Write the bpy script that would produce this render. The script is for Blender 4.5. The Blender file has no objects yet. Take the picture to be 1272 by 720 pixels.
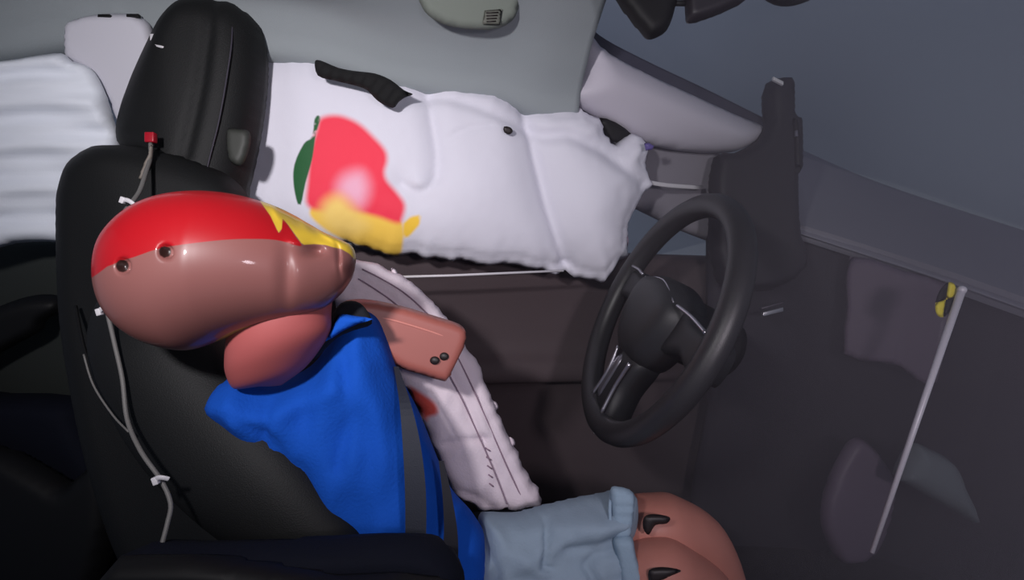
import bpy, bmesh, math, random
import numpy as np
from mathutils import Vector, Matrix, noise
from mathutils.geometry import delaunay_2d_cdt
random.seed(4); np.random.seed(4)
S = bpy.context.scene
COL = S.collection

# ------------------------------------------------------------------ camera
FPX, CX, CY = 717.0, 636.0, 360.0
CAM = np.array([0.0, -0.45, 1.0])
YAW, PIT = math.radians(12), math.radians(-17)
FW = np.array([math.sin(YAW)*math.cos(PIT), math.cos(YAW)*math.cos(PIT), math.sin(PIT)])
RT = np.array([math.cos(YAW), -math.sin(YAW), 0.0])
UP = np.cross(RT, FW)
cam = bpy.data.objects.new('camera', bpy.data.cameras.new('camera')); COL.objects.link(cam)
cam.data.sensor_width = 36; cam.data.lens = FPX/1272*36; cam.data.clip_start = 0.02
M = Matrix(((RT[0], UP[0], -FW[0], CAM[0]), (RT[1], UP[1], -FW[1], CAM[1]), (RT[2], UP[2], -FW[2], CAM[2]), (0, 0, 0, 1)))
cam.matrix_world = M
S.camera = cam

# ------------------------------------------------------------------ light, world, exposure
S.view_settings.view_transform = 'Standard'
S.view_settings.look = 'None'
S.view_settings.gamma = 1
S.view_settings.use_curve_mapping = False
S.view_settings.exposure = 0.0

def lin(c):
    return tuple((x/255/12.92 if x/255 <= .04045 else ((x/255+.055)/1.055)**2.4) for x in c)

w = bpy.data.worlds.new('world'); S.world = w; w.use_nodes = True
nt = w.node_tree; bg = nt.nodes['Background']
tc = nt.nodes.new('ShaderNodeTexCoord'); nz = nt.nodes.new('ShaderNodeTexNoise'); nz.inputs['Scale'].default_value = 1.6
nz.inputs['Detail'].default_value = 1.0
rp = nt.nodes.new('ShaderNodeValToRGB')
rp.color_ramp.elements[0].position = .35; rp.color_ramp.elements[0].color = (*lin((62, 68, 80)), 1)
rp.color_ramp.elements[1].position = .65; rp.color_ramp.elements[1].color = (*lin((100, 105, 120)), 1)
nt.links.new(tc.outputs['Generated'], nz.inputs['Vector']); nt.links.new(nz.outputs['Fac'], rp.inputs['Fac'])
nt.links.new(rp.outputs['Color'], bg.inputs['Color']); bg.inputs['Strength'].default_value = 1.0

def area(name, loc, target, size, power, col=(1, 1, 1), spread=180):
    l = bpy.data.lights.new(name, 'AREA'); l.shape = 'DISK'; l.size = size; l.energy = power; l.color = col
    l.spread = math.radians(spread)
    o = bpy.data.objects.new(name, l); COL.objects.link(o); o.location = loc
    o.rotation_euler = (Vector(target)-Vector(loc)).to_track_quat('-Z', 'Y').to_euler()
    return o
area('onboard_lamp', (-0.27, -0.42, 1.215), (-0.03, 0.62, 0.90), 0.06, 2.15, (1.0, .955, .99), 90)
area('haze_fill_light', (0.25, -0.75, 1.10), (0.65, 0.6, 0.55), 0.10, 1.15, (1.0, .90, 1.0), 90)  # added fill light that lifts the haze, dash front and legs

# ------------------------------------------------------------------ geometry helpers
def P(px, py, d):                       # a point seen at pixel px, py, at distance d along the view axis
    return CAM + d*(FW + (px-CX)/FPX*RT - (py-CY)/FPX*UP)
def PY(px, py, Y):                      # the same, on the plane y = Y of the car
    r = FW + (px-CX)/FPX*RT - (py-CY)/FPX*UP
    return CAM + r*(Y-CAM[1])/r[1]
def proj(p):
    q = np.asarray(p)-CAM; d = q@FW
    return CX+FPX*(q@RT)/d, CY-FPX*(q@UP)/d
def flatY(Y, ky=0.0, kx=0.0, x0=600, y0=300):
    return lambda px, py: PY(px, py, Y + ky*(py-y0)/100 + kx*(px-x0)/100)
def flatD(d, kx=0.0, ky=0.0, x0=600, y0=360):
    return lambda px, py: P(px, py, d + kx*(px-x0)/100 + ky*(py-y0)/100)

def cr(pts, n=6, closed=True):          # Catmull-Rom through points of any dimension
    pts = [np.array(p, float) for p in pts]; N = len(pts); out = []
    rng = range(N) if closed else range(N-1)
    for i in rng:
        if closed: a, b, c, d = pts[i-1], pts[i], pts[(i+1) % N], pts[(i+2) % N]
        else: a, b, c, d = pts[max(i-1, 0)], pts[i], pts[i+1], pts[min(i+2, N-1)]
        for k in range(n):
            t = k/n
            out.append(.5*((2*b)+(-a+c)*t+(2*a-5*b+4*c-d)*t*t+(-a+3*b-3*c+d)*t**3))
    if not closed: out.append(pts[-1])
    return out
def resample(pts, step, closed=True):
    pts = [np.array(p, float) for p in pts]
    if closed: pts = pts+[pts[0]]
    out = []
    for a, b in zip(pts[:-1], pts[1:]):
        L = np.linalg.norm(b-a); k = max(1, int(round(L/step)))
        for i in range(k): out.append(a+(b-a)*i/k)
    if not closed: out.append(pts[-1])
    return out
def dpoly(X, poly, closed=True):        # distance of X (n,2) to a polyline
    poly = np.array(poly, float); A = poly; B = np.roll(poly, -1, 0)
    if not closed: A, B = poly[:-1], poly[1:]
    best = np.full(len(X), 1e9)
    for a, b in zip(A, B):
        ab = b-a; L = max(ab@ab, 1e-9); t = np.clip(((X-a)@ab)/L, 0, 1)
        best = np.minimum(best, np.linalg.norm(X-(a+t[:, None]*ab), axis=1))
    return best
def inside(X, poly):
    poly = np.array(poly, float); c = np.zeros(len(X), bool); j = len(poly)-1
    for i in range(len(poly)):
        xi, yi = poly[i]; xj, yj = poly[j]
        if yi != yj:
            m = ((yi > X[:, 1]) != (yj > X[:, 1])) & (X[:, 0] < (xj-xi)*(X[:, 1]-yi)/(yj-yi)+xi)
            c ^= m
        j = i
    return c
def sdist(X, poly):
    d = dpoly(X, poly); return np.where(inside(X, poly), d, -d)

def link(name, me, mat, parent=None, smooth=True):
    o = bpy.data.objects.new(name, me); COL.objects.link(o)
    if mat is not None:
        for m in (mat if isinstance(mat, (list, tuple)) else [mat]): me.materials.append(m)
    if smooth: me.polygons.foreach_set('use_smooth', [True]*len(me.polygons))
    if parent is not None:
        o.parent = parent; o.matrix_parent_inverse = Matrix.Translation(-parent.location)
    return o
def mk(name, V, F, mat, parent=None, smooth=True):
    me = bpy.data.meshes.new(name); me.from_pydata([tuple(v) for v in V], [], [tuple(f) for f in F])
    bm = bmesh.new(); bm.from_mesh(me); bmesh.ops.recalc_face_normals(bm, faces=bm.faces); bm.to_mesh(me); bm.free()
    return link(name, me, mat, parent, smooth)
def origin(o):                          # put a top-level mesh's origin at its own middle
    me = o.data; c = sum((v.co for v in me.vertices), Vector())/len(me.vertices)
    me.transform(Matrix.Translation(-c)); o.location = c
    return o
def tag(o, label=None, cat=None, group=None, kind=None):
    if label: o['label'] = label
    if cat: o['category'] = cat
    if group: o['group'] = group
    if kind: o['kind'] = kind
    return o
def thing(name, label, cat, loc, group=None):
    o = bpy.data.objects.new(name, None); COL.objects.link(o); o.location = Vector(loc); o.empty_display_size = .03
    return tag(o, label, cat, group)

def inflate(name, poly, surf, T, wd, mat, parent=None, step=6, p=2.0, smooth=6, relief=None, paint=None, back=1.0, ruffle=0):
    """A cushion with a sewn or rolled rim: outline laid on surf, swelling by T over the distance wd."""
    pl = cr(poly, smooth) if smooth else [np.array(q, float) for q in poly]
    pl = resample(pl, step)
    if ruffle:
        q = []
        for i, v in enumerate(pl):
            a = pl[i-1]; b = pl[(i+1) % len(pl)]; t = b-a; t = t/(np.linalg.norm(t)+1e-9); nrm = np.array([t[1], -t[0]])
            q.append(v+nrm*ruffle*noise.noise(Vector((v[0]*.09, v[1]*.09, 1.3)))*2)
        pl = q
    pl = np.array(pl); n = len(pl)
    x0, y0 = pl.min(0); x1, y1 = pl.max(0)
    gx = np.arange(x0+step*.5, x1, step); G = []
    for j, y in enumerate(np.arange(y0+step*.5, y1, step*.87)):
        for x in gx+(step*.5 if j % 2 else 0): G.append((x, y))
    G = np.array(G); G = G[inside(G, pl)]; G = G[dpoly(G, pl) > step*.55]
    pts = np.vstack([pl, G]) if len(G) else pl
    r = delaunay_2d_cdt([Vector(q) for q in pts], [(i, (i+1) % n) for i in range(n)], [], 1, 1e-4)
    V2 = np.array([tuple(v) for v in r[0]]); F = [tuple(f) for f in r[2]]
    d = dpoly(V2, pl); t = np.clip(d/wd, 0, 1); h = T*(1-(1-t)**p)**(1/p)
    edge = d < 1e-3
    c = V2.mean(0)
    a0, a1, a2 = surf(*c), surf(c[0]+10, c[1]), surf(c[0], c[1]+10)
    nrm = np.cross(a1-a0, a2-a0); nrm /= np.linalg.norm(nrm)
    if nrm@(CAM-a0) < 0: nrm = -nrm
    base = np.array([surf(*q) for q in V2])
    rel = relief(V2, d) if relief is not None else 0*h
    front = base+nrm*(h+rel)[:, None]
    keep = np.where(~edge)[0]; idx = {int(k): len(V2)+i for i, k in enumerate(keep)}
    bk = base[keep]-nrm*(h[keep]*back)[:, None]
    V = np.vstack([front, bk]) if len(keep) else front
    FF = F+[tuple(idx.get(i, i) for i in reversed(f)) for f in F]
    FF = [f for f in FF if len(set(f)) == len(f)]
    seen = set(); F2 = []
    for f in FF:
        k = tuple(sorted(f))
        if k in seen: continue
        seen.add(k); F2.append(f)
    o = mk(name, V, F2, mat, parent)
    if paint:
        for nm, fn in paint.items():
            at = o.data.attributes.new(nm, 'FLOAT', 'POINT')
            vals = fn(V2); bv = np.full(len(keep), -60.0)
            at.data.foreach_set('value', np.concatenate([vals, bv]).astype(np.float32))
    return o

def tube(name, pts, r, mat, parent=None, n=10, smooth=5, flat=1.0, closed=False, up=None):
    P3 = cr(pts, smooth, closed) if smooth else [np.array(q, float) for q in pts]
    N = len(P3); V = []; F = []
    rs = r if callable(r) else (lambda t: r)
    prev = None
    for i, q in enumerate(P3):
        a = P3[(i-1) % N] if (closed or i) else P3[0]; b = P3[(i+1) % N] if (closed or i < N-1) else P3[-1]
        t = b-a; t = t/(np.linalg.norm(t)+1e-12)
        ref = np.array(up if up is not None else (prev if prev is not None else FW), float)
        u = ref-t*(ref@t); u /= np.linalg.norm(u)+1e-12; v = np.cross(t, u); prev = u
        R = rs(i/(N-1))
        for k in range(n):
            ang = 2*math.pi*k/n
            V.append(q+R*(u*math.cos(ang)*flat+v*math.sin(ang)))
    rng = N if closed else N-1
    for i in range(rng):
        for k in range(n):
            a = i*n+k; b = i*n+(k+1) % n; c = ((i+1) % N)*n+(k+1) % n; d = ((i+1) % N)*n+k
            F.append((a, b, c, d))
    if not closed:
        F.append(tuple(range(n))); F.append(tuple((N-1)*n+k for k in range(n)))
    return mk(name, V, F, mat, parent)

def loft(name, secs, mat, parent=None, n=32, k=4, exp=2.0, fn=None, cap=True, paint=None):
    """secs: (centre, half axis a, half axis b); smooth skin through super-elliptic sections."""
    arr = [np.concatenate([s[0], s[1], s[2]]) for s in secs]
    arr = cr(arr, k, False); V = []; F = []
    for s in arr:
        c, a, b = s[:3], s[3:6], s[6:9]
        for i in range(n):
            t = 2*math.pi*i/n; ct, st = math.cos(t), math.sin(t)
            V.append(c+a*math.copysign(abs(ct)**(2/exp), ct)+b*math.copysign(abs(st)**(2/exp), st))
    N = len(arr)
    for j in range(N-1):
        for i in range(n):
            F.append((j*n+i, j*n+(i+1) % n, (j+1)*n+(i+1) % n, (j+1)*n+i))
    if cap: F.append(tuple(range(n))); F.append(tuple((N-1)*n+i for i in range(n)))
    V = np.array(V)
    if fn is not None: V = fn(V)
    o = mk(name, V, F, mat, parent)
    if paint:
        q = V-CAM; d = q@FW; X = np.stack([CX+FPX*(q@RT)/d, CY-FPX*(q@UP)/d], 1)
        for nm, f2 in paint.items():
            at = o.data.attributes.new(nm, 'FLOAT', 'POINT'); at.data.foreach_set('value', f2(X, d).astype(np.float32))
    return o

def sheet(name, rows, mat, parent=None, thick=.006, k=5, away=True):
    """rows of 3-D points, smoothed both ways, given thickness away from the viewer."""
    R = [cr(r, k, False) for r in rows]
    cols = [cr([r[i] for r in R], k, False) for i in range(len(R[0]))]
    m, n = len(cols[0]), len(cols)
    V = [cols[j][i] for i in range(m) for j in range(n)]
    F = [(i*n+j, i*n+j+1, (i+1)*n+j+1, (i+1)*n+j) for i in range(m-1) for j in range(n-1)]
    V = np.array(V)
    me = bpy.data.meshes.new(name); me.from_pydata([tuple(v) for v in V], [], F); me.update()
    nn = np.array([tuple(v.normal) for v in me.vertices])
    c = V.mean(0)
    if nn.mean(0)@(CAM-c) < 0: nn = -nn
    B = V-nn*thick; L = m*n
    FF = list(F)+[tuple(L+i for i in reversed(f)) for f in F]
    rim = [i for i in range(n)]+[i*n+n-1 for i in range(1, m)]+[(m-1)*n+j for j in range(n-2, -1, -1)]+[i*n for i in range(m-2, 0, -1)]
    for a, b in zip(rim, rim[1:]+rim[:1]): FF.append((a, b, L+b, L+a))
    bpy.data.meshes.remove(me)
    return mk(name, np.vstack([V, B]), FF, mat, parent)

def box(name, c, ax, ay, az, mat, parent=None, bev=.002):
    """box with half-axis vectors, edges rounded."""
    c, ax, ay, az = (np.array(q, float) for q in (c, ax, ay, az))
    bm = bmesh.new(); vs = [bm.verts.new(tuple(c+i*ax+j*ay+k*az)) for i in (-1, 1) for j in (-1, 1) for k in (-1, 1)]
    for f in ((0, 1, 3, 2), (4, 5, 7, 6), (0, 1, 5, 4), (2, 3, 7, 6), (0, 2, 6, 4), (1, 3, 7, 5)): bm.faces.new([vs[i] for i in f])
    bmesh.ops.recalc_face_normals(bm, faces=bm.faces)
    bmesh.ops.bevel(bm, geom=bm.edges[:], offset=bev, segments=3, affect='EDGES', profile=.5)
    me = bpy.data.meshes.new(name); bm.to_mesh(me); bm.free()
    return link(name, me, mat, parent)

# ------------------------------------------------------------------ materials
def mat(name, rgb, rough=.6, metal=0, spec=.5, bump=0, bscale=200, var=0, vscale=8, coat=0, sheen=0):
    m = bpy.data.materials.new(name); m.use_nodes = True; t = m.node_tree; b = t.nodes['Principled BSDF']
    b.inputs['Base Color'].default_value = (*lin(rgb), 1); b.inputs['Roughness'].default_value = rough
    b.inputs['Metallic'].default_value = metal; b.inputs['Specular IOR Level'].default_value = spec
    b.inputs['Coat Weight'].default_value = coat; b.inputs['Coat Roughness'].default_value = .07
    b.inputs['Sheen Weight'].default_value = sheen
    tc = t.nodes.new('ShaderNodeTexCoord')
    if var:
        n = t.nodes.new('ShaderNodeTexNoise'); n.inputs['Scale'].default_value = vscale; n.inputs['Detail'].default_value = 3
        h = t.nodes.new('ShaderNodeHueSaturation'); mr = t.nodes.new('ShaderNodeMapRange')
        mr.inputs['To Min'].default_value = 1-var; mr.inputs['To Max'].default_value = 1+var
        h.inputs['Color'].default_value = (*lin(rgb), 1)
        t.links.new(tc.outputs['Object'], n.inputs['Vector']); t.links.new(n.outputs['Fac'], mr.inputs['Value'])
        t.links.new(mr.outputs['Result'], h.inputs['Value']); t.links.new(h.outputs['Color'], b.inputs['Base Color'])
    if bump:
        n = t.nodes.new('ShaderNodeTexNoise'); n.inputs['Scale'].default_value = bscale; n.inputs['Detail'].default_value = 4
        bp = t.nodes.new('ShaderNodeBump'); bp.inputs['Strength'].default_value = bump; bp.inputs['Distance'].default_value = .002
        t.links.new(tc.outputs['Object'], n.inputs['Vector']); t.links.new(n.outputs['Fac'], bp.inputs['Height'])
        t.links.new(bp.outputs['Normal'], b.inputs['Normal'])
    return m
def paintmat(name, base, layers, **kw):
    """layers: (attribute, rgb, soft px) painted on top of base in order; the attribute is a signed distance to the mark's outline."""
    m = mat(name, base, **kw); t = m.node_tree; b = t.nodes['Principled BSDF']
    prev = None
    for an, rgb, soft in layers:
        a = t.nodes.new('ShaderNodeAttribute'); a.attribute_name = an
        mr = t.nodes.new('ShaderNodeMapRange'); mr.inputs['From Min'].default_value = -soft; mr.inputs['From Max'].default_value = soft
        mr.interpolation_type = 'SMOOTHSTEP'
        mx = t.nodes.new('ShaderNodeMix'); mx.data_type = 'RGBA'
        t.links.new(a.outputs['Fac'], mr.inputs['Value']); t.links.new(mr.outputs['Result'], mx.inputs['Factor'])
        if prev is None: mx.inputs['A'].default_value = (*lin(base), 1)
        else: t.links.new(prev, mx.inputs['A'])
        mx.inputs['B'].default_value = (*lin(rgb), 1); prev = mx.outputs['Result']
    t.links.new(prev, b.inputs['Base Color'])
    return m

m_liner = mat('headliner_fabric', (150, 157, 160), .9, bump=.15, bscale=500, spec=.2)
m_pillar = mat('pillar_plastic', (202, 197, 208), .65, bump=.1, bscale=600, spec=.3)
m_bpillar = mat('light_pillar_plastic', (204, 203, 212), .7, bump=.1, bscale=600, spec=.3)
m_black = mat('black_upholstery', (21, 22, 23), .6, bump=.25, bscale=700, spec=.28)
m_blackdeep = mat('deep_black_plastic', (16, 16, 18), .6, spec=.3)
m_navy = mat('dark_navy_cloth', (14, 17, 30), .85, bump=.3, bscale=500, spec=.2)
m_door = mat('dark_door_plastic', (82, 71, 74), .7, bump=.2, bscale=400, spec=.25, var=.12, vscale=4)
m_doorlow = mat('dark_door_lower_plastic', (50, 46, 50), .6, bump=.2, bscale=400, spec=.3)
m_rear = mat('rear_door_plastic', (56, 60, 58), .75, bump=.2, bscale=400, spec=.25)
m_dash = mat('dash_soft_plastic', (34, 31, 42), .7, bump=.2, bscale=500, spec=.3)
m_dashtop = mat('dash_top_plastic', (140, 138, 152), .75, bump=.2, bscale=500, spec=.3)
m_screen = mat('screen_back_plastic', (104, 90, 108), .5, spec=.4)
m_wheel = mat('steering_wheel_leather', (44, 43, 46), .42, bump=.15, bscale=700, spec=.5)
m_wheelhub = mat('steering_hub_plastic', (40, 40, 43), .5, spec=.45)
m_chrome = mat('satin_metal', (190, 188, 196), .3, metal=.9)
m_rod = mat('painted_metal_rod', (232, 226, 236), .4, metal=.1)
m_bag2 = mat('side_bag_nylon', (222, 208, 216), .75, bump=.35, bscale=350, spec=.2)
m_thread = mat('seam_thread', (150, 126, 142), .8)
m_whiteplastic = mat('white_nylon_tie', (215, 212, 216), .5)
m_wire = mat('grey_cable_sheath', (110, 108, 106), .55)
m_red = mat('red_sensor_plastic', (170, 20, 40), .4)
m_neck = mat('salmon_neck_vinyl', (178, 92, 90), .5, var=.06, vscale=20)
m_arm = mat('salmon_arm_foam', (168, 98, 88), .45, var=.06, vscale=25)
m_hole = mat('dark_bolt_metal', (34, 26, 26), .5)
m_shirt = mat('blue_cotton', (22, 84, 190), .85, bump=.4, bscale=260, spec=.15, var=.08, vscale=10)
m_shorts = mat('grey_blue_cotton', (150, 168, 184), .9, bump=.3, bscale=260, spec=.15, var=.1, vscale=14)
m_cuff = mat('grey_blue_cuff_cotton', (150, 172, 190), .9, bump=.4, bscale=260, spec=.15)
m_leg = mat('brown_salmon_vinyl', (190, 124, 110), .5, var=.14, vscale=18)
m_belt = mat('seat_belt_webbing', (40, 44, 56), .7, bump=.3, bscale=900)
m_visor = mat('visor_vinyl', (118, 125, 117), .8, bump=.1, bscale=500)
m_floor = mat('black_carpet', (26, 24, 30), .95, bump=.6, bscale=500)
m_greyblock = mat('grey_foam_block', (105, 112, 118), .85, bump=.2, bscale=300)

m_glass = bpy.data.materials.new('windscreen_glass'); m_glass.use_nodes = True
t = m_glass.node_tree; t.nodes.clear(); out = t.nodes.new('ShaderNodeOutputMaterial')
tr = t.nodes.new('ShaderNodeBsdfTransparent'); tr.inputs['Color'].default_value = (.88, .9, .93, 1)
gl = t.nodes.new('ShaderNodeBsdfGlossy'); gl.inputs['Roughness'].default_value = .25; gl.inputs['Color'].default_value = (.8, .8, .9, 1)
mx = t.nodes.new('ShaderNodeMixShader'); mx.inputs['Fac'].default_value = .06
t.links.new(tr.outputs[0], mx.inputs[1]); t.links.new(gl.outputs[0], mx.inputs[2]); t.links.new(mx.outputs[0], out.inputs['Surface'])

# ------------------------------------------------------------------ the car body
def lerpx(tab, x):
    xs = [q[0] for q in tab]; ys = [q[1] for q in tab]; return float(np.interp(x, xs, ys))
rail = [(-300, 110), (0, 78), (80, 62), (200, 68), (330, 74), (395, 84), (450, 100), (500, 116), (560, 122), (620, 128), (660, 146), (700, 152), (722, 148)]
rows = []
for x in (-300, -150, 0, 100, 200, 300, 400, 480, 560, 620, 670, 718):
    q = PY(x, lerpx(rail, x), .60); xw, zb = q[0], q[2]
    rows.append([np.array(v) for v in ((xw, .69, zb+.03), (xw, .66, zb+.002), (xw, .625, zb-.002), (xw, .600, zb+.012), (xw, .590, zb+.045), (xw, .565, zb+.085), (xw, .515, .5*(zb+.115)+.5*1.165), (xw, .43, 1.195), (xw, .25, 1.215), (xw, -.2, 1.25), (xw, -.9, 1.26))])
o = sheet('ceiling', rows, m_liner, thick=.012); origin(o); tag(o, kind='structure')

# windscreen
W = lambda px, py, d: P(px, py, d)
rows = [[W(690, -260, 1.0), W(900, -260, .95), W(1150, -240, .9), W(1500, -240, .85)],
        [W(715, 20, 1.22), W(900, -60, 1.12), W(1150, -60, 1.05), W(1500, -60, .95)],
        [W(800, 100, 1.33), W(960, 80, 1.3), W(1200, 80, 1.2), W(1500, 100, 1.1)],
        [W(960, 190, 1.5), W(1090, 222, 1.48), W(1272, 282, 1.38), W(1500, 350, 1.3)]]
o = sheet('window_1', rows, m_glass, thick=.005); origin(o); tag(o, kind='structure')

# pillar trims
def rel_ap(X, d):
    return 0.012*np.exp(-((X[:, 1]-(95+(X[:, 0]-725)*.42))/22)**2)
o = inflate('trim_1', [(722, 34), (750, 62), (800, 90), (860, 118), (915, 143), (944, 155), (944, 164), (930, 178), (900, 190), (850, 188), (800, 178), (750, 152), (704, 120), (718, 98), (723, 70)],
            flatY(.62, kx=.03, x0=720), .04, 34, m_pillar, relief=rel_ap, smooth=4)
origin(o); tag(o, kind='structure')
# upper frame between windscreen and pillar
rows = [[PY(x, y, .70) for x, y in ((716, 14), (745, 44), (800, 74), (880, 112), (960, 152))],
        [PY(x, y, .69) for x, y in ((718, 30), (745, 62), (800, 94), (880, 132), (950, 168))]]
o = sheet('trim_3', rows, mat('dark_frame_rubber', (58, 58, 74), .7), thick=.01); origin(o); tag(o, kind='structure')
bpill = o = inflate('trim_2', [(84, 30), (100, 22), (130, 17), (165, 18), (184, 28), (193, 50), (215, 130), (250, 300), (160, 300), (155, 190), (128, 110), (100, 84), (84, 74), (80, 50)], flatY(.585), .016, 10, m_bpillar, smooth=3)
origin(o); tag(o, kind='structure')
for (x0, x1, y) in ((124, 137, 20.5), (160, 172, 20)):
    box('clip_slot', PY((x0+x1)/2, y, .575), RT*.009, UP*.0022, FW*.003, m_blackdeep, bpill, .0006)
# lower A pillar corner of the door (grey mirror corner) and side glass frame
o = inflate('trim_4', [(700, 120), (745, 142), (800, 172), (892, 185), (900, 250), (880, 300), (790, 260), (700, 240)], flatY(.70), .012, 8, mat('grey_corner_plastic', (134, 130, 140), .7), smooth=2)
origin(o); tag(o, kind='structure')
# side window glass behind the air bag
rows = [[PY(-150, 60, .74), PY(300, 60, .74), PY(720, 120, .74), PY(880, 190, .74)], [PY(-150, 330, .76), PY(300, 330, .76), PY(720, 330, .76), PY(880, 300, .76)]]
o = sheet('window_2', rows, m_glass, thick=.004); origin(o); tag(o, kind='structure')

# front door inner panel
rows = []
for x in (250, 420, 560, 700, 850, 1000, 1100):
    yb = 303+(x-250)*.03
    a = PY(x, yb, .72); xw, zt = a[0], a[2]
    rows.append([np.array(v) for v in ((xw, .75, zt+.002), (xw, .71, zt+.006), (xw, .69, zt-.02), (xw, .70, zt-.12), (xw, .69, zt-.20), (xw, .66, zt-.235), (xw, .655, zt-.27), (xw, .69, zt-.30), (xw, .70, zt-.45), (xw, .69, zt-.62))])
door = sheet('door_1', rows, m_door, thick=.02); origin(door); tag(door, kind='structure')
# rear door inner panel
rows = []
for x in (-300, -100, 20, 120, 260):
    a = PY(x, 302-(x-0)*.02, .72); xw, zt = a[0], a[2]
    rows.append([np.array(v) for v in ((xw, .75, zt+.002), (xw, .705, zt+.004), (xw, .69, zt-.02), (xw, .70, zt-.14), (xw, .70, zt-.25), (xw, .70, zt-.42), (xw, .69, zt-.7))])
rd = sheet('door_2', rows, m_rear, thick=.02); origin(rd); tag(rd, kind='structure')
inflate('armrest', [(-90, 440), (-40, 400), (5, 378), (40, 367), (68, 366), (80, 374), (76, 386), (58, 398), (52, 410), (20, 428), (-20, 452), (-80, 500)], flatY(.62), .022, 14, m_blackdeep, parent=rd, step=5)

# floor
o = box('floor', (.1, .2, .02), (1.6, 0, 0), (0, .9, 0), (0, 0, .02), m_floor); origin(o); tag(o, kind='structure')

# ------------------------------------------------------------------ dashboard
dash = thing('dashboard', 'dark purple grey dashboard below the windscreen with paler grey top', 'dashboard', P(1090, 420, 1.15))
rows = [[P(975, 176, 1.52), P(1090, 226, 1.5), P(1272, 286, 1.4), P(1480, 350, 1.3)],
        [P(985, 235, 1.36), P(1100, 262, 1.33), P(1272, 320, 1.2), P(1480, 385, 1.1)],
        [P(990, 282, 1.22), P(1090, 314, 1.14), P(1205, 352, 1.02), P(1480, 450, .82)],
        [P(990, 290, 1.21), P(1090, 322, 1.14), P(1202, 360, 1.02), P(1480, 462, .83)]]
sheet('dash_top', rows, m_dashtop, dash, thick=.02)
rows = [[P(880, 262, 1.27), P(985, 286, 1.25), P(1090, 322, 1.17), P(1205, 362, 1.05), P(1480, 462, .86)],
        [P(880, 380, 1.27), P(985, 400, 1.26), P(1090, 430, 1.2), P(1205, 460, 1.08), P(1480, 540, .9)],
        [P(880, 500, 1.32), P(985, 520, 1.3), P(1090, 540, 1.26), P(1205, 560, 1.14), P(1480, 640, .98)],
        [P(860, 620, 1.36), P(985, 640, 1.34), P(1090, 660, 1.3), P(1205, 680, 1.22), P(1480, 760, 1.05)],
        [P(860, 760, 1.3), P(985, 790, 1.3), P(1090, 800, 1.28), P(1205, 820, 1.2), P(1480, 860, 1.1)]]
sheet('dash_front', rows, m_dash, dash, thick=.02)
inflate('display_housing', [(1056, 318), (1120, 335), (1186, 356), (1180, 400), (1164, 474), (1138, 472), (1118, 456), (1090, 450), (1048, 440), (1052, 380)], flatD(1.1, kx=-.09, x0=1110), .014, 5, m_screen, dash, smooth=2, step=5)
inflate('knee_panel', [(1132, 552), (1152, 556), (1180, 572), (1196, 604), (1212, 648), (1180, 632), (1128, 602), (1112, 590)], flatD(1.0), .03, 22, m_greyblock, dash, step=5)
inflate('side_panel', [(1020, 625), (1045, 560), (1072, 545), (1110, 600), (1090, 680), (1050, 700), (1025, 668)], flatD(1.12), .02, 12, m_screen, dash, step=5)
box('vent_blade', P(959, 387, 1.14), RT*.020+UP*.005, UP*.0042, FW*.006, m_chrome, dash, .0012)
box('vent_blade', P(958, 379, 1.15), RT*.021+UP*.006, UP*.0012, FW*.006, mat('dim_metal', (110, 104, 116), .4, metal=.6), dash, .0006)
# instrument binnacle standing at the far end
inflate('instrument_binnacle', [(951, 104), (975, 96), (984, 108), (985, 145), (993, 150), (994, 213), (988, 222), (991, 290), (1000, 330), (960, 360), (890, 350), (880, 260), (886, 196), (912, 190), (940, 174), (950, 150), (948, 128)], flatD(1.18), .035, 12, mat('binnacle_plastic', (28, 26, 33), .6, spec=.35), dash, smooth=2, step=5)
inflate('instrument_binnacle_rim', [(984, 146), (992, 148), (994, 170), (994, 214), (988, 214), (986, 172)], flatD(1.145), .008, 3, m_blackdeep, dash, smooth=0, step=4).name = 'binnacle_rim'
box('clip', P(966, 101, 1.13), RT*.010-UP*.005, UP*.0035, FW*.004, m_whiteplastic, dash, .001)
box('clip', P(989, 166, 1.13), RT*.0025, UP*.006, FW*.003, mat('dull_clip', (96, 94, 108), .5), dash, .0008)

# ------------------------------------------------------------------ steering wheel
wc = P(815, 393, .88)
nrm = np.array([-math.cos(math.radians(27)), .12, math.sin(math.radians(27))]); nrm /= np.linalg.norm(nrm)
wx = np.cross(np.array([0, 0, 1.0]), nrm); wx /= np.linalg.norm(wx); wy = np.cross(nrm, wx)
def wp(a, b, c=0.0): return wc+wx*a+wy*b+nrm*c
sw = thing('steering_wheel', 'black three spoke steering wheel with silver spoke trim in front of dashboard', 'steering wheel', wc)
R0 = .186
tube('rim', [wp(R0*math.cos(a), R0*math.sin(a)) for a in np.linspace(0, 2*math.pi, 33)[:-1]], .0185, m_wheel, sw, n=14, smooth=3, closed=True)
def wheel_pad(name, outline, c0, T, m, parent, wd=.03):
    pts = np.array(cr(outline, 5)); V = []; F = []; K = 7; n = len(pts); cen = pts.mean(0)
    for k in range(K):
        s = 1-k/(K-.001)*1.0; hh = T*math.sqrt(max(0, 1-(s)**4))
        for q in pts:
            z = cen+(q-cen)*s; V.append(wp(z[0], z[1], c0+hh))
    for k in range(K-1):
        for i in range(n): F.append((k*n+i, k*n+(i+1) % n, (k+1)*n+(i+1) % n, (k+1)*n+i))
    F.append(tuple((K-1)*n+i for i in range(n)))
    L = len(V)
    for q in pts: V.append(wp(q[0], q[1], c0-.03))
    for i in range(n): F.append((i, (i+1) % n, L+(i+1) % n, L+i))
    F.append(tuple(L+i for i in range(n)))
    return mk(name, V, F, m, parent)
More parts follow.
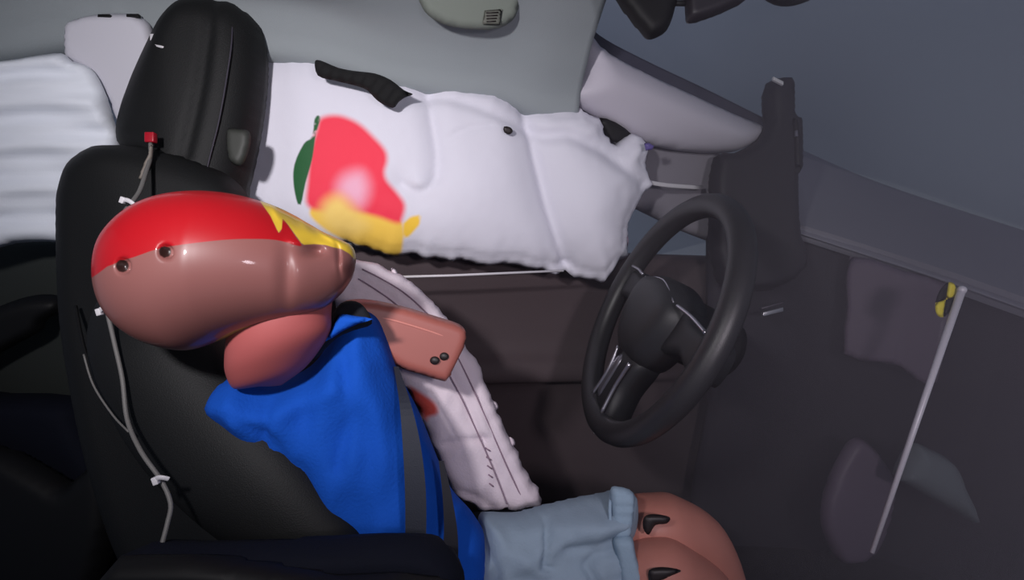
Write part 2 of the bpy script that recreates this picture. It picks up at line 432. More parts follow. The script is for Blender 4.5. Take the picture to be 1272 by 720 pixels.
wheel_pad('hub', [(-.075, .045), (0, .062), (.075, .045), (.085, 0), (.055, -.06), (0, -.078), (-.055, -.06), (-.085, 0)], 0, .035, m_wheelhub, sw)
for s in (-1, 1):
    sp = wheel_pad('spoke', [(s*.06, .038), (s*.12, .034), (s*.176, .03), (s*.176, -.02), (s*.12, -.014), (s*.06, -.03)], -.004, .012, m_wheelhub, sw)
    tube('spoke_trim', [wp(s*.082, .040, .02), wp(s*.12, .040, .014), wp(s*.165, .036, .010)], .0028, m_chrome, sp, n=8)
sp = wheel_pad('spoke', [(-.035, -.06), (.035, -.06), (.028, -.12), (.034, -.178), (-.034, -.178), (-.028, -.12)], -.004, .012, m_wheelhub, sw)
tube('spoke_trim', [wp(-.034, -.075, .014), wp(-.026, -.12, .012), wp(-.032, -.165, .012)], .003, m_chrome, sp, n=8)
tube('spoke_trim', [wp(.034, -.075, .014), wp(.026, -.12, .012), wp(.032, -.165, .012)], .003, m_chrome, sp, n=8)
tube('hub_seam', [wp(-.066, .04, .020), wp(0, .055, .020), wp(.066, .04, .020)], .0012, m_chrome, sw, n=6)
ins = wheel_pad('silver_insert', [(-.030, -.085), (-.012, -.085), (-.010, -.12), (-.014, -.158), (-.028, -.158), (-.024, -.12)], .006, .006, mat('satin_insert', (120, 118, 126), .35, metal=.7), sp)
tube('lower_rim_highlight', [wp(-.05, -.196, .008), wp(0, -.2025, .008), wp(.04, -.198, .008)], .0012, m_chrome, sw, n=6)  # thin highlight on the rim bottom, modelled as a bright strip
# column
loft('column', [(wc-nrm*.02, wx*.05, wy*.05), (wc-nrm*.07, wx*.05, wy*.05), (wc-nrm*.13, wx*.05, wy*.045)], m_blackdeep, sw, n=24)

# ------------------------------------------------------------------ roof fittings
mir = thing('rear_view_mirror', 'black rear view mirror hanging at the top edge of the windscreen', 'mirror', P(845, -20, .8))
inflate('housing', [(735, -60), (766, 0), (784, 26), (803, 47), (812, 48), (828, 38), (838, 12), (842, -20), (835, -60)], flatD(.8), .018, 14, m_blackdeep, mir, smooth=3, step=4)
inflate('sensor_housing', [(849, -60), (850, 0), (853, 26), (858, 29), (882, 22), (906, 12), (926, 0), (940, -30), (930, -60)], flatD(.8), .016, 8, mat('sensor_plastic', (38, 34, 40), .5), mir, smooth=2, step=4)
tube('stalk', [P(834, 4, .8), P(856, 4, .8)], .004, m_blackdeep, mir, smooth=0)
tube('stalk', [P(930, -30, .82), P(965, -3, .84), P(1000, -6, .86), P(1030, -30, .88)], .010, m_blackdeep, mir)
vis = thing('sun_visor', 'folded grey green sun visor with small sticker on the headliner', 'sun visor', PY(585, 0, .5))
inflate('visor_panel', [(500, -50), (520, 0), (533, 20), (560, 33), (608, 37), (636, 26), (646, 0), (650, -50)], flatY(.50), .010, 8, m_visor, vis, smooth=3)
inflate('sticker', [(602, 13), (624, 11), (621, 31), (599, 30)], flatY(.486), .0008, 2, mat('sticker_grey', (92, 94, 86), .6), vis, smooth=0, step=3)
for k in range(4):
    tube('sticker_line', [PY(604+k*.2, 16+k*3.6, .484), PY(619-k, 15.5+k*3.6, .484)], .0009, m_hole, vis, smooth=0, n=6)
o = tube('weather_strip', [PY(724, -20, .58), PY(712, 10, .59), PY(713, 30, .6), PY(722, 52, .61), PY(722, 78, .61), PY(714, 100, .61), PY(704, 118, .61)], .006, m_blackdeep, n=8)
origin(o); tag(o, 'black curved rubber strip between headliner and windscreen pillar trim', 'rubber strip')

# ------------------------------------------------------------------ curtain air bag
bag = thing('curtain_airbag', 'large white inflated curtain airbag hanging over the side window behind dummy', 'airbag', PY(560, 120, .6))
seam2 = cr([(648, 140), (656, 180), (664, 215), (676, 260), (692, 305), (706, 340)], 6, False)
seam1 = cr([(530, 118), (536, 160), (541, 195), (538, 225), (520, 238), (500, 230)], 6, False)
seam3 = cr([(556, 176), (575, 165), (605, 160)], 6, False)
seam5 = cr([(500, 132), (520, 128), (545, 126), (580, 134), (620, 150), (660, 168)], 6, False)
seam4 = cr([(672, 172), (700, 172), (740, 190), (775, 215), (800, 235)], 6, False)
def rel_bag(X, d):
    g = -.020*np.exp(-(dpoly(X, seam2, False)/24)**2)-.012*np.exp(-(dpoly(X, seam2, False)/6)**2)-.010*np.exp(-(dpoly(X, seam1, False)/14)**2)-.005*np.exp(-(dpoly(X, seam1, False)/4)**2)
    g += -.004*np.exp(-(dpoly(X, seam3, False)/3)**2)-.014*np.exp(-(dpoly(X, seam4, False)/9)**2)-.008*np.exp(-(dpoly(X, seam5, False)/7)**2)+.012*np.exp(-(((X[:, 0]-732)/32)**2+((X[:, 1]-250)/48)**2))
    g += .012*np.exp(-(((X[:, 0]-520)/22)**2+((X[:, 1]-232)/13)**2))
    g += .012*np.exp(-(((X[:, 0]-590)/50)**2+((X[:, 1]-235)/45)**2))
    g += -.012*np.exp(-(((X[:, 0]-345)/28)**2))
    wr = np.array([noise.noise(Vector((x*.045, y*.045, 0)))*.5+noise.noise(Vector((x*.11, y*.11, 3))) for x, y in X])
    e = np.exp(-d/16.0); lo = np.clip((X[:, 0]-560)/150, 0.15, 1)
    g += .007*wr*e*lo + .0015*wr*.4
    g += -.004*np.exp(-((d-11)/3.0)**2)*np.clip((X[:, 0]-430)/100, 0, 1)
    return g*np.clip(d/8, 0, 1)
fl_red = cr([(404, 152), (425, 149), (448, 158), (466, 174), (480, 190), (482, 203), (479, 215), (482, 226), (494, 240), (503, 254), (500, 270), (494, 276), (470, 268), (440, 262), (410, 262), (388, 255), (388, 228), (392, 190), (399, 165)], 4)
fl_pink = cr([(432, 220), (452, 216), (460, 235), (452, 255), (436, 250), (424, 236)], 4)
fl_yel = cr([(390, 262), (410, 246), (440, 256), (462, 262), (482, 264), (500, 276), (500, 304), (494, 318), (470, 312), (436, 300), (404, 280)], 4)
fl_glow = cr([(404, 262), (412, 248), (428, 244), (446, 262), (460, 280), (440, 292), (412, 284)], 4)  # soft highlight painted into the flower's colour
fl_yel2 = [(501, 276), (510, 268), (522, 266), (520, 278), (508, 292), (500, 294)]
fl_grn = cr([(397, 152), (404, 151), (398, 172), (394, 200), (386, 228), (379, 257), (372, 235), (372, 208), (384, 182), (394, 174)], 3)
m_bag = paintmat('airbag_nylon_painted', (222, 221, 232), [('yellow', (252, 208, 90), 3), ('petal', (250, 205, 70), 2.5), ('red', (244, 58, 82), 5), ('pink', (240, 178, 200), 14), ('glow', (250, 214, 120), 12), ('green', (34, 92, 50), 1.2)], rough=.62, spec=.25, bump=.12, bscale=500)
inflate('front_cushion', [(200, 52), (330, 58), (400, 66), (500, 98), (600, 108), (655, 128), (704, 136), (718, 134), (728, 141), (742, 146), (752, 166), (764, 178), (782, 168), (797, 172), (804, 188), (802, 208), (809, 226), (800, 238), (788, 256), (780, 276), (779, 300), (781, 314), (770, 324), (758, 340), (750, 351), (738, 346), (720, 345), (702, 337), (690, 340), (672, 334), (640, 330), (600, 326), (545, 322), (505, 316), (490, 318), (462, 310), (435, 304), (390, 302), (330, 300), (200, 300)],
        flatY(.60, ky=-.02, kx=-.004, x0=500), .055, 60, m_bag, bag, step=5, smooth=3, relief=rel_bag, ruffle=2.2,
        paint={'red': lambda X: sdist(X, fl_red), 'pink': lambda X: sdist(X, fl_pink), 'yellow': lambda X: sdist(X, fl_yel), 'glow': lambda X: sdist(X, fl_glow), 'petal': lambda X: sdist(X, fl_yel2), 'green': lambda X: sdist(X, fl_grn)})
m_bagplain = mat('airbag_nylon_rear', (236, 241, 250), .62, spec=.25, bump=.12, bscale=500)
def rel_rear(X, d):
    g = .006*np.sin(X[:, 1]*.11+np.sin(X[:, 0]*.03)*1.2)+.003*np.sin(X[:, 1]*.25+X[:, 0]*.01)
    return g*np.clip(d/10, 0, 1)
inflate('rear_cushion', [(-150, 92), (0, 76), (40, 70), (76, 66), (90, 76), (112, 84), (128, 108), (142, 150), (152, 200), (150, 296), (60, 300), (20, 302), (-150, 320)], flatY(.56), .02, 14, m_bagplain, bag, step=6, smooth=3, relief=rel_rear)
tube('seam', [PY(x, y, .575-.0) for x, y in ((780, 258), (776, 280), (780, 300), (774, 316), (762, 326))], .0012, m_thread, bag, n=6)
tube('tether', [P(804, 226, 1.12), P(830, 230, 1.15), P(872, 233, 1.2)], .0045, m_whiteplastic, bag, n=8, flat=.3, smooth=3)
tube('lower_tether', [P(486, 344, 1.0), P(560, 342, 1.02), P(700, 336, 1.06)], .0022, m_whiteplastic, bag, n=8, smooth=0)
inflate('vent_grommet', [(626, 157), (634, 158), (637, 163), (633, 167), (626, 164)], flatY(.556), .0015, 2, m_hole, bag, step=2, smooth=2)
inflate('lower_hook', [(484, 340), (489, 337), (494, 343), (492, 350), (486, 349)], flatD(.99), .003, 3, m_whiteplastic, bag, step=3)
o = inflate('torn_trim_cloth', [(391, 77), (398, 75), (420, 84), (440, 88), (465, 91), (485, 99), (502, 112), (513, 117), (503, 121), (495, 127), (488, 134), (470, 126), (456, 112), (440, 106), (415, 100), (395, 94)], flatY(.545), .008, 8, mat('torn_black_cloth', (12, 12, 14), .9), step=4, smooth=3, relief=lambda X, d: .002*np.sin(X[:, 0]*.4+X[:, 1]*.3)*np.clip(d/4, 0, 1))
origin(o); tag(o, 'crumpled black torn cloth hanging from headliner edge above the white airbag', 'cloth')
o = inflate('window_gap_flap', [(745, 146), (765, 152), (784, 166), (776, 170), (766, 177), (757, 172), (749, 160)], flatY(.61), .004, 4, m_blackdeep, step=4, smooth=2)
origin(o); tag(o, 'small black triangular flap between airbag top and pillar trim', 'flap')
o = inflate('wire_connector', [(800, 178), (806, 177), (813, 181), (810, 186), (802, 187)], flatY(.55), .005, 3, mat('violet_connector', (96, 84, 150), .4), step=2, smooth=0)
origin(o); tag(o, 'tiny violet connector at the right corner of the curtain airbag', 'connector')

# ------------------------------------------------------------------ driver seat
seat = thing('driver_seat', 'black upholstered driver seat with tall headrest behind the dummy', 'seat', P(300, 720, .85))
def rel_back(X, d):
    return .012*np.exp(-((X[:, 0]-(190+(X[:, 1]-300)*.35))/60)**2)
inflate('backrest', [(84, 270), (90, 232), (108, 202), (150, 184), (205, 188), (260, 205), (306, 240), (330, 320), (345, 420), (380, 560), (480, 700), (560, 800), (220, 800), (160, 690), (122, 580), (98, 470), (86, 380)],
        flatD(.84, ky=-.01), .055, 40, m_black, seat, step=8, relief=rel_back)
# inboard bolster, a padded roll from shoulder to hip
def sec(px, py, d, ra, rb, ang):   # ra: half-width in px across, rb: half depth in metres
    a = (RT*math.cos(ang)+UP*math.sin(ang))*ra*d/FPX
    return (P(px, py, d), a, -FW*rb)
loft('bolster', [sec(205, 330, .77, 20, .01, .2), sec(190, 360, .755, 58, .05, .25), sec(198, 420, .72, 76, .065, .4), sec(248, 510, .70, 84, .065, .65), sec(318, 590, .68, 80, .06, .8), sec(392, 662, .67, 60, .05, .85), sec(470, 735, .67, 40, .04, .85)], m_black, seat, n=36, k=5, exp=2.3)
tube('piping', [P(94, 380, .765), P(104, 430, .735), P(122, 480, .71), P(150, 535, .69), P(180, 580, .67)], .0022, m_blackdeep, seat, n=6)
hr = inflate('headrest', [(154, 172), (158, 145), (172, 105), (192, 62), (212, 28), (238, 6), (274, 1), (306, 12), (325, 36), (330, 76), (326, 130), (317, 185), (306, 232), (300, 250), (230, 250), (190, 215), (160, 190)], flatD(.90), .06, 46, m_black, seat, step=6,
             relief=lambda X, d: -.006*np.exp(-(dpoly(X, [(285, 5), (284, 60), (276, 120), (268, 160), (258, 205)], False)/6)**2)+.01*np.exp(-((X[:, 0]-(235))/35)**2)*np.clip(d/30, 0, 1))
tube('stitching', [P(288, 12, .862), P(288, 50, .845), P(281, 100, .84), P(272, 150, .84), (P(262, 190, .84)), P(256, 215, .843)], .0011, mat('headrest_thread', (58, 54, 66), .7), hr, n=6)
inflate('side_tab', [(282, 162), (298, 160), (310, 164), (311, 180), (304, 200), (296, 206), (284, 196)], flatD(.835), .008, 8, mat('side_tab_grey', (52, 54, 50), .6), hr, step=4)
loft('cushion', [(P(470, 800, .95), RT*.05, UP*.05), (P(560, 790, .95), RT*.05, UP*.09), (P(700, 780, .95), RT*.05, UP*.09), (P(860, 790, .98), RT*.03, UP*.04)], m_black, seat, n=28)

def cable(name, pts, r, m, label, cat='cable'):
    o = tube(name, pts, r, m, n=8); origin(o); return tag(o, label, cat)
tk = thing('sensor_cable', 'grey sensor cable with red tip tied to the seat beside the dummy head', 'cable', P(170, 440, .7))
tube('upper_cable', [P(187, 178, .80), P(187, 195, .79), P(181, 215, .765), P(173, 238, .74), P(160, 256, .715), P(148, 275, .70), P(134, 320, .685), P(128, 352, .665)], .0028, m_wire, tk, n=8)
box('red_sensor', P(187.5, 171, .80), RT*.0065, UP*.007, FW*.005, m_red, tk, .0015)
inflate('connector', [(186, 180), (190, 180), (189, 195), (182, 212), (176, 224), (172, 222), (178, 205), (184, 192)], flatD(.785), .003, 2, mat('tape_grey', (120, 112, 104), .6), tk, step=2, smooth=0)
tube('lower_cable', [P(128, 352, .665), P(133, 385, .655), P(142, 425, .645), P(152, 470, .635), P(158, 520, .622), P(175, 560, .60), P(200, 596, .588), P(212, 625, .58), P(208, 650, .57), P(200, 680, .56), P(190, 715, .55), P(180, 745, .54)], .0024, m_wire, tk, n=8)
tube('thin_cable', [P(104, 440, .665), P(116, 478, .655), P(140, 515, .64), P(160, 536, .62)], .0012, m_wire, tk, n=6)
def tie(px, py, d, L, ang):
    a = RT*math.cos(ang)+UP*math.sin(ang); b = np.cross(a, FW)
    c = P(px, py, d); s = d/FPX
    tube('cable_tie', [c-a*L*s*.5, c-a*L*s*.2-FW*.002+b*.002, c+a*L*s*.2-FW*.003+b*.001, c+a*L*s*.5-b*.003], .0028, m_whiteplastic, tk, n=8, flat=.5)
    box('tie_head', c-a*L*s*.5, a*.0028, b*.004, FW*.003, m_whiteplastic, tk, .001)
tie(162, 252, .70, 20, -.35); tie(131, 385, .645, 16, .3); tie(201, 594, .58, 16, .35)
zt = thing('zip_tie', 'white zip tie looped around the upper left side of the headrest', 'zip tie', P(198, 58, .835))
tube('strap', [P(188, 50, .845), P(193, 56, .835), P(203, 59, .832), P(213, 60, .84)], .0026, m_whiteplastic, zt, n=8)
box('buckle', P(191, 47, .84), RT*.004, UP*.005, FW*.003, m_whiteplastic, zt, .001)

# ------------------------------------------------------------------ the crash test dummy
dm = thing('crash_test_dummy', 'crash test dummy in blue shirt slumped sideways with red and yellow painted head', 'dummy', P(430, 640, .72))
# head: profile outline top and bottom along x
top = [(131, 322), (134, 300), (142, 284), (160, 268), (185, 252), (215, 242), (250, 238), (285, 240), (315, 246), (345, 256), (375, 272), (400, 286), (420, 295), (436, 304), (441, 316)]
bot = [(131, 322), (133, 345), (138, 372), (150, 396), (172, 415), (200, 428), (235, 434), (268, 424), (300, 412), (335, 402), (370, 394), (400, 384), (420, 368), (436, 346), (441, 324)]
topc = np.array(cr(top, 6, False)); botc = np.array(cr(bot, 6, False))
hd = .57
hs = []
for x in np.concatenate([131+np.array([0.3, 1.5, 4, 8, 14, 22]), np.arange(165, 415, 10), 441-np.array([22, 15, 9, 5, 2, .5])]):
    yt = np.interp(x, topc[:, 0], topc[:, 1]); yb = np.interp(x, botc[:, 0], botc[:, 1])
    u = (x-131)/310; dep = .082*(max(0, 1-(2*u-1)**2*1.0))**.5*(1-.30*max(0, (u-.5))*2)
    sag = .008*math.sin(u*3)
    hs.append((P(x, (yt+yb)/2, hd+.03*(u-.4)), UP*(yb-yt)/2*hd/FPX, -FW*max(dep, .002)))
def head_sculpt(V):
    q = V-CAM; d = q@FW; px = CX+FPX*(q@RT)/d; py = CY-FPX*(q@UP)/d
    frt = d < (hd+.03*((px-131)/310-.4))+.004
    def g(cx, cy, sx, sy, rot=0):
        c, s = math.cos(rot), math.sin(rot); x = (px-cx)*c+(py-cy)*s; y = -(px-cx)*s+(py-cy)*c
        return np.exp(-(x/sx)**2-(y/sy)**2)
    h = -.0045*g(354, 342, 10, 42)                       # hollow behind the cheek bone
    h += .0015*g(374, 350, 14, 32)
    h += -.013*g(389, 311, 12, 7)                      # near eye socket
    h += .004*g(370, 300, 16, 5, .1)                    # brow ridge
    h += .007*g(412, 294, 20, 5, .5)                   # nose bridge
    h += -.006*g(368, 272, 7, 12, -.5)+.005*g(345, 262, 6, 14, -.5)
    h += -.005*g(388, 283, 10, 4, .5)
    h += .005*g(428, 330, 10, 10)
    h += -.005*g(421, 322, 3, 18, -.1)
    for cx, cy, r in ((152, 330, 8.5), (205, 312.5, 8)):
        rr = np.hypot(px-cx, py-cy); h += -.010*(1/(1+np.exp((rr-r)/.8)))
    # turn the offset into depth away from or towards the viewer
    V = V-FW[None, :]*(h*frt)[:, None]
    return V
rl = cr([(100, 340), (133, 331), (150, 324), (167, 319), (200, 308), (247, 301), (290, 297), (333, 297), (353, 300), (366, 304), (375, 305), (366, 292), (356, 277), (351, 272), (350, 282), (346, 289), (336, 268), (326, 254), (315, 240), (250, 200), (100, 200)], 3)
yl = [(315, 236), (326, 254), (336, 268), (346, 289), (350, 284), (351, 271), (358, 279), (368, 293), (376, 304), (390, 303), (404, 304), (414, 307), (424, 309), (434, 315), (442, 324), (450, 300), (400, 250), (340, 225)]
ch = cr([(262, 430), (276, 418), (294, 409), (316, 404), (312, 414), (296, 424), (276, 436)], 3)
def front_only(f):
    return lambda X, d: np.where(d < hd+.07, f(X), -60.)
m_head = paintmat('head_vinyl_painted', (128, 82, 78), [('hred', (160, 14, 24), .8), ('hyellow', (205, 172, 52), .8), ('hchin', (190, 176, 96), 1.0), ('hhole', (38, 22, 20), 1.0)], rough=.42, spec=.35, coat=.35)
def holes(X):
    return np.maximum(8.0-np.hypot(X[:, 0]-152, X[:, 1]-330), 7.6-np.hypot(X[:, 0]-205, X[:, 1]-312.5))
head = loft('head', hs, m_head, dm, n=200, k=5, fn=head_sculpt, paint={'hred': front_only(lambda X: sdist(X, rl)), 'hyellow': front_only(lambda X: sdist(X, yl)), 'hchin': front_only(lambda X: sdist(X, ch)), 'hhole': front_only(holes)})
bpy_c = P(155, 334, hd-.05)
def ball(name, c, r, m, parent, sq=(1, 1, 1)):
    bm = bmesh.new(); bmesh.ops.create_uvsphere(bm, u_segments=20, v_segments=12, radius=r)
    for v in bm.verts: v.co = Vector(np.array(c)+RT*v.co.x*sq[0]+UP*v.co.y*sq[1]+FW*v.co.z*sq[2])
    me = bpy.data.meshes.new(name); bm.to_mesh(me); bm.free(); return link(name, me, m, parent)

# neck: vinyl sleeve leaving the underside of the head
loft('neck', [(P(350, 368, .60), RT*.052+UP*.008, -FW*.04), (P(348, 400, .605), RT*.052+UP*.010, -FW*.045), (P(346, 425, .61), RT*.053+UP*.012, -FW*.045), (P(340, 448, .62), RT*.048+UP*.012, -FW*.042), (P(335, 470, .63), RT*.036+UP*.01, -FW*.03), (P(333, 478, .64), RT*.015, -FW*.01)], m_neck, dm, n=40, k=5)

# torso and shirt
def rel_shirt(X, d):
    n = np.array([noise.noise(Vector((x*.012, y*.012, 5))) for x, y in X]); n2 = np.array([noise.noise(Vector((x*.035, y*.02, 9))) for x, y in X])
    g = .014*n+.009*n2
    g += -.006*np.exp(-(dpoly(X, [(300, 500), (350, 530), (372, 580)], False)/6)**2)-.006*np.exp(-(dpoly(X, [(430, 440), (440, 500), (425, 560)], False)/7)**2)+.006*np.exp(-(dpoly(X, [(460, 450), (475, 540), (470, 640)], False)/12)**2)
    g += -.007*np.exp(-(dpoly(X, [(345, 490), (338, 540)], False)/6)**2)-.006*np.exp(-(dpoly(X, [(500, 480), (512, 560), (505, 660)], False)/7)**2)
    g += -.006*np.exp(-(dpoly(X, [(380, 560), (395, 600), (385, 640)], False)/5)**2)+.006*np.exp(-(dpoly(X, [(310, 510), (360, 500), (420, 470)], False)/12)**2)
    return g*np.clip(d/25, 0, 1)
inflate('shirt', [(262, 514), (258, 495), (270, 476), (300, 462), (345, 470), (385, 455), (412, 420), (424, 392), (440, 382), (466, 392), (480, 420), (494, 460), (520, 510), (540, 560), (560, 605), (588, 638), (602, 672), (590, 740), (500, 770), (430, 720), (412, 668), (380, 625), (340, 575), (300, 545)], flatD(.70, kx=.02, x0=430), .07, 70, m_shirt, dm, step=7, relief=rel_shirt)
inflate('collar_opening_shade', [(412, 392), (424, 376), (442, 374), (455, 384), (462, 402), (440, 410), (418, 420), (398, 440), (388, 448), (392, 430), (404, 412)], flatD(.64), .006, 6, mat('collar_shadow_cloth', (10, 14, 26), .9), dm, step=4, smooth=3)  # dark sheet for the collar opening, its inner shade put into the colour
inflate('collar_fold', [(404, 424), (418, 398), (424, 390), (440, 392), (463, 396), (445, 402), (424, 412)], flatD(.62), .005, 6, m_shirt, dm, step=4, smooth=2)
# arm stub
arm = inflate('upper_arm', [(424, 380), (436, 372), (460, 372), (500, 380), (540, 392), (570, 402), (578, 412), (577, 426), (566, 452), (556, 470), (550, 473), (520, 464), (496, 456), (470, 440), (430, 420)], flatD(.74, kx=.03, x0=500), .024, 13, m_arm, dm, step=4, smooth=3, p=2.6)
tube('edge_highlight', [P(462, 392, .708), P(490, 398, .7135), P(530, 410, .7255), P(556, 419, .7345), P(566, 424, .741)], .0014, mat('edge_highlight_vinyl', (216, 140, 128), .4), arm, n=6)  # highlight along the arm's upper edge, put in as a paler strip
for c in ((540, 447.5), (551.5, 442.5)):
    ball('bolt', P(*c, .731 if c[0] > 545 else .726), .0062, m_hole, arm, (1, .85, .5))

# shorts and legs
def rel_sh(X, d):
    n = np.array([noise.noise(Vector((x*.02, y*.03, 2))) for x, y in X]); n2 = np.array([noise.noise(Vector((x*.06, y*.05, 7))) for x, y in X])
    g = .010*n+.004*n2
    g += -.007*np.exp(-(dpoly(X, [(668, 640), (664, 668), (660, 690), (672, 692)], False)/3)**2)+.008*np.exp(-(dpoly(X, [(640, 650), (700, 640), (755, 640)], False)/10)**2)-.008*np.exp(-(dpoly(X, [(690, 670), (725, 664), (760, 655)], False)/6)**2)
    g += -.009*np.exp(-(dpoly(X, [(728, 720), (712, 690), (722, 675), (760, 668), (790, 664)], False)/6)**2)-.006*np.exp(-(dpoly(X, [(664, 690), (668, 660), (672, 640)], False)/4)**2)
    g += .006*np.exp(-(dpoly(X, [(600, 660), (640, 680), (700, 650), (760, 640)], False)/14)**2)
    g += -.006*np.exp(-(dpoly(X, [(590, 650), (610, 700)], False)/5)**2)
    return g*np.clip(d/12, 0, 1)
inflate('shorts', [(572, 730), (580, 690), (592, 655), (600, 636), (640, 636), (680, 626), (720, 617), (756, 610), (770, 606), (786, 612), (788, 640), (784, 668), (790, 700), (800, 760), (760, 800), (600, 800), (570, 770)], flatD(.84, kx=.02, ky=-.02), .06, 45, m_shorts, dm, step=4, relief=rel_sh)
tube('cuff', [P(761, 606, .80), P(758, 622, .762), P(758, 645, .752), P(761, 666, .752)], .0022, m_cuff, dm, n=8)
inflate('cuff_fold', [(758, 608), (768, 604), (787, 612), (787, 640), (783, 666), (776, 669), (762, 668), (759, 640)], flatD(.762), .012, 8, m_cuff, dm, step=4, smooth=3, relief=lambda X, d: .001*np.sin(X[:, 1]*.5)*np.clip(d/5, 0, 1))
inflate('cuff_fold', [(762, 668), (784, 666), (790, 690), (800, 722), (806, 760), (776, 760), (770, 722), (765, 690)], flatD(.752), .012, 8, m_cuff, dm, step=4, smooth=3)
def lg(name, secs, hol):
    o = loft(name, secs, m_leg, dm, n=32, k=6, exp=2.2)
    for c in hol:
        inflate('joint_hole', c, flatD(.768 if c[0][1] < 690 else .732), .003, 6, m_hole, o, step=4, smooth=3)
lg('leg', [(P(770, 650, .84), UP*.036, -FW*.045), (P(810, 650, .84), UP*.040, -FW*.055), (P(845, 658, .85), UP*.046, -FW*.055), (P(875, 690, .88), UP*.04+RT*.03, -FW*.05), (P(895, 760, .93), UP*.02+RT*.045, -FW*.045), (P(900, 860, 1.0), UP*.01+RT*.04, -FW*.04)],
   [[(800, 642), (812, 638), (832, 642), (828, 650), (814, 652), (806, 664), (799, 656)]])
lg('leg', [(P(770, 712, .79), UP*.034, -FW*.04), (P(810, 706, .775), UP*.038, -FW*.045), (P(850, 716, .79), UP*.044, -FW*.05), (P(885, 760, .85), UP*.04+RT*.03, -FW*.05), (P(905, 830, .9), UP*.02+RT*.04, -FW*.045)],
   [[(806, 708), (824, 704), (846, 708), (836, 714), (822, 722), (808, 724)]])

tube('pocket_seam', [P(672, 652, .765), P(666, 672, .758), (P(662, 690, .752)), P(650, 692, .752)], .0016, mat('shorts_seam', (66, 76, 92), .9), dm, n=6)
# seat belt across the shirt
def strap(name, pts, wpx, m, parent, th=.0012):
    V = []; F = []; C = cr(pts, 6, False)
    for i, q in enumerate(C):
        px, py, d, wv = q
        for sx, dz in ((-1, 0), (1, 0), (1, th), (-1, th)): V.append(P(px+sx*wv, py, d+dz))
    for i in range(len(C)-1):
        for k in range(4): F.append((i*4+k, i*4+(k+1) % 4, i*4+4+(k+1) % 4, i*4+4+k))
    F += [(0, 1, 2, 3), tuple(len(V)-4+k for k in range(4))]
    return mk(name, V, F, m, parent, smooth=False)
sb = thing('seat_belt', 'dark grey seat belt running down across the front of the blue shirt', 'seat belt', P(515, 600, .64))
strap('belt_webbing', [(492, 455, .700, 3), (503, 500, .645, 7), (511, 550, .628, 11), (516, 610, .622, 13), (516, 680, .625, 13), (512, 730, .64, 13)], 0, m_belt, sb)
strap('lap_webbing', [(548, 572, .665, 3), (556, 620, .65, 6), (560, 670, .645, 9), (556, 730, .65, 12)], 0, mat('lap_belt_webbing', (24, 24, 34), .8), sb)

# ------------------------------------------------------------------ seat mounted side air bag
side = thing('side_airbag', 'pinkish white crumpled side airbag curving down between dummy shirt and door', 'airbag', P(600, 560, .85))
edge2 = cr([(450, 334), (500, 362), (545, 406), (578, 462), (604, 520), (628, 575), (650, 622)], 6, False)
edge3 = cr([(445, 346), (490, 376), (530, 420), (566, 480), (592, 535), (614, 585), (630, 626)], 6, False)
def rel_side(X, d):
    n = np.array([noise.noise(Vector((x*.03, y*.02, 11)))*.6+noise.noise(Vector((x*.08, y*.05, 4)))*.5 for x, y in X])
    g = .006*n-.004*np.exp(-(dpoly(X, edge2, False)/3)**2)-.004*np.exp(-(dpoly(X, edge3, False)/3)**2)
    g += -.006*np.exp(-(dpoly(X, [(548, 548), (575, 542), (600, 540)], False)/4)**2)-.006*np.exp(-(dpoly(X, [(556, 600), (590, 612), (612, 628)], False)/5)**2)
    return g*np.clip(d/8, 0, 1)
stain = cr([(505, 478), (520, 484), (537, 496), (541, 508), (530, 514), (528, 520), (516, 505)], 3)
wm = [[(609+i*3, 560+j*8), (611+i*3, 560+j*8), (611+i*3, 565+j*8), (609+i*3, 565+j*8)] for i in range(1) for j in range(6)]
m_side = paintmat('side_bag_nylon_stained', (236, 222, 230), [('stain', (232, 96, 84), 4)], rough=.75, spec=.2, bump=.35, bscale=350)
inflate('cushion', [(420, 332), (440, 322), (462, 326), (482, 334), (512, 350), (538, 374), (556, 398), (572, 420), (590, 446), (606, 482), (622, 520), (640, 556), (656, 588), (671, 614), (668, 628), (650, 630), (628, 633), (600, 633), (585, 626), (560, 606), (548, 572), (530, 540), (510, 490), (470, 440), (430, 400), (410, 360)],
        flatD(.86, kx=.03, x0=560), .026, 22, m_side, side, step=5, smooth=3, relief=rel_side, ruffle=2.0, paint={'stain': lambda X: sdist(X, stain)})
def on_side(q, off): return P(q[0], q[1], .86+.03*(q[0]-560)/100-off)
tube('seam', [on_side(q, .025) for q in edge2[::3]], .0011, m_thread, side, n=6)
tube('seam', [on_side(q, .027) for q in edge3[::3]], .0010, m_thread, side, n=6)
for (x, y) in ((613, 503), (634, 548), (520, 364), (488, 338)):
    inflate('edge_tab', [(x-2, y-5), (x+4, y-3), (x+6, y+4), (x, y+6)], flatD(.86, kx=.03, x0=560), .003, 3, m_bag2, side, step=3, smooth=3)
for k in range(5):                      # faint printing on the cloth
    tube('print_mark', [on_side((603+k*1.2, 556+k*11), .0275), on_side((609+k*1.0, 560+k*11), .0275)], .0011, m_thread, side, n=6, smooth=0)

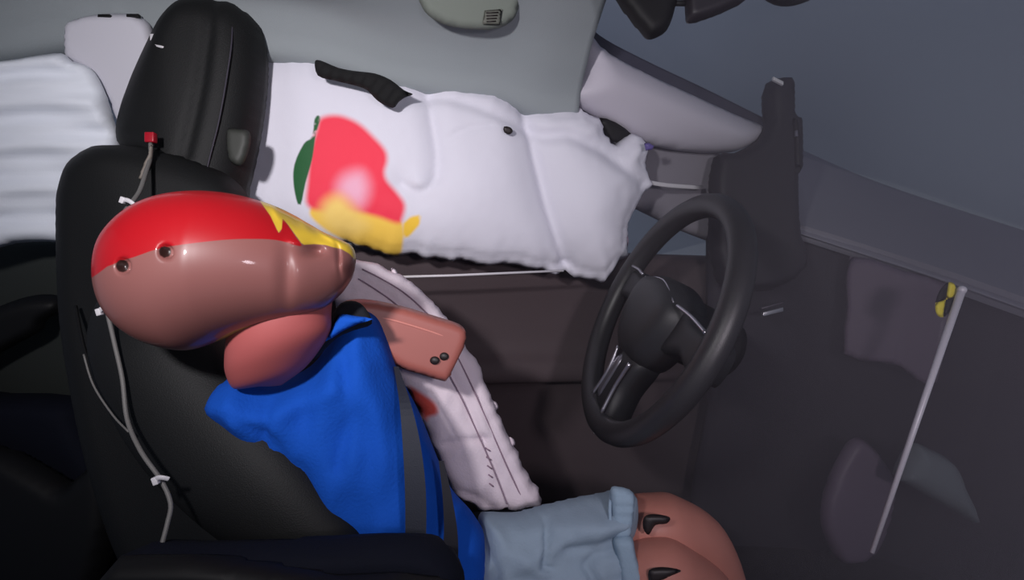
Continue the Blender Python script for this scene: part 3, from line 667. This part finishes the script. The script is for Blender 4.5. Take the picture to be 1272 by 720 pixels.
# ------------------------------------------------------------------ rod with a yellow and black target
rod = thing('measuring_rod', 'long thin metal rod slanting down in front of the dashboard', 'rod', P(1083, 685, .82))
tube('shaft', [P(1194, 362, .82), P(1083, 686, .82)], lambda t: .0052-.002*t, m_rod, rod, n=14, smooth=0)
ball('tip', P(1195, 360, .82), .006, m_rod, rod)
tg = thing('target_marker', 'round black and yellow quartered target sticker at the top of the rod', 'marker', P(1175, 372, .83))
def wedge(name, pts, m):
    inflate(name, pts, flatD(.83), .002, 2, m, tg, step=3, smooth=0)
cx_, cy_ = 1175, 372
yel = mat('marker_yellow', (245, 225, 60), .6)
def quad(a0, a1):
    pts = [(cx_, cy_)]
    for k in range(7):
        a = math.radians(a0+(a1-a0)*k/6); x, y = 13*math.cos(a), 22*math.sin(a)
        pts.append((cx_+x*.95-y*.25, cy_+y))
    return pts
wedge('yellow_quarter', quad(-100, -10), yel); wedge('black_quarter', quad(-10, 80), m_blackdeep)
wedge('yellow_quarter', quad(80, 170), yel); wedge('black_quarter', quad(170, 260), m_blackdeep)

# ------------------------------------------------------------------ dark things along the lower edge
con = thing('centre_console', 'black centre console edge along the bottom in front of the dummy', 'console', P(400, 740, .55))
inflate('console_side', [(150, 690), (250, 676), (412, 670), (470, 664), (535, 668), (566, 690), (580, 740), (560, 860), (150, 860)], flatD(.56), .03, 20, m_navy, con, step=9, smooth=2)
inflate('lid', [(90, 790), (150, 690), (330, 700), (420, 715), (560, 722), (560, 860), (60, 860)], flatD(.52), .02, 14, m_blackdeep, con, step=9, smooth=2)
rs = thing('rear_bench', 'dark navy rear bench corner at the lower left behind driver seat', 'seat', P(40, 620, .95))
inflate('rear_cushion', [(-200, 492), (0, 488), (100, 492), (120, 520), (160, 600), (200, 700), (200, 900), (-200, 900)], flatD(.98), .05, 20, m_navy, rs, step=9, smooth=2)
inflate('bolster_pad', [(-120, 560), (20, 560), (88, 600), (128, 560), (150, 600), (130, 720), (60, 860), (-150, 860)], flatD(.88), .03, 20, m_blackdeep, rs, step=9, smooth=2)

# ------------------------------------------------------------------ smoke left by the air bags, thicker towards the windscreen
hz = bpy.data.materials.new('airbag_smoke'); hz.use_nodes = True; t = hz.node_tree; t.nodes.clear()
out = t.nodes.new('ShaderNodeOutputMaterial'); vs = t.nodes.new('ShaderNodeVolumeScatter'); vs.inputs['Color'].default_value = (.84, .76, .88, 1)
vs.inputs['Anisotropy'].default_value = 0.1
tc = t.nodes.new('ShaderNodeTexCoord'); sp = t.nodes.new('ShaderNodeSeparateXYZ'); mr = t.nodes.new('ShaderNodeMapRange')
mr.interpolation_type = 'SMOOTHSTEP'; mr.inputs['From Min'].default_value = .05; mr.inputs['From Max'].default_value = .55; mr.inputs['To Max'].default_value = .52
t.links.new(tc.outputs['Generated'], sp.inputs[0]); t.links.new(sp.outputs['X'], mr.inputs['Value']); t.links.new(mr.outputs[0], vs.inputs['Density'])
t.links.new(vs.outputs[0], out.inputs['Volume'])
bm = bmesh.new(); bmesh.ops.create_cube(bm, size=1)
me = bpy.data.meshes.new('smoke_haze'); bm.to_mesh(me); bm.free(); me.materials.append(hz)
o = bpy.data.objects.new('smoke_haze', me); COL.objects.link(o); o.location = (.72, .16, .64); o.scale = (1.3, 1.06, 1.12)
tag(o, 'thin bluish grey smoke hanging around the steering wheel and dashboard', 'smoke', kind='stuff')
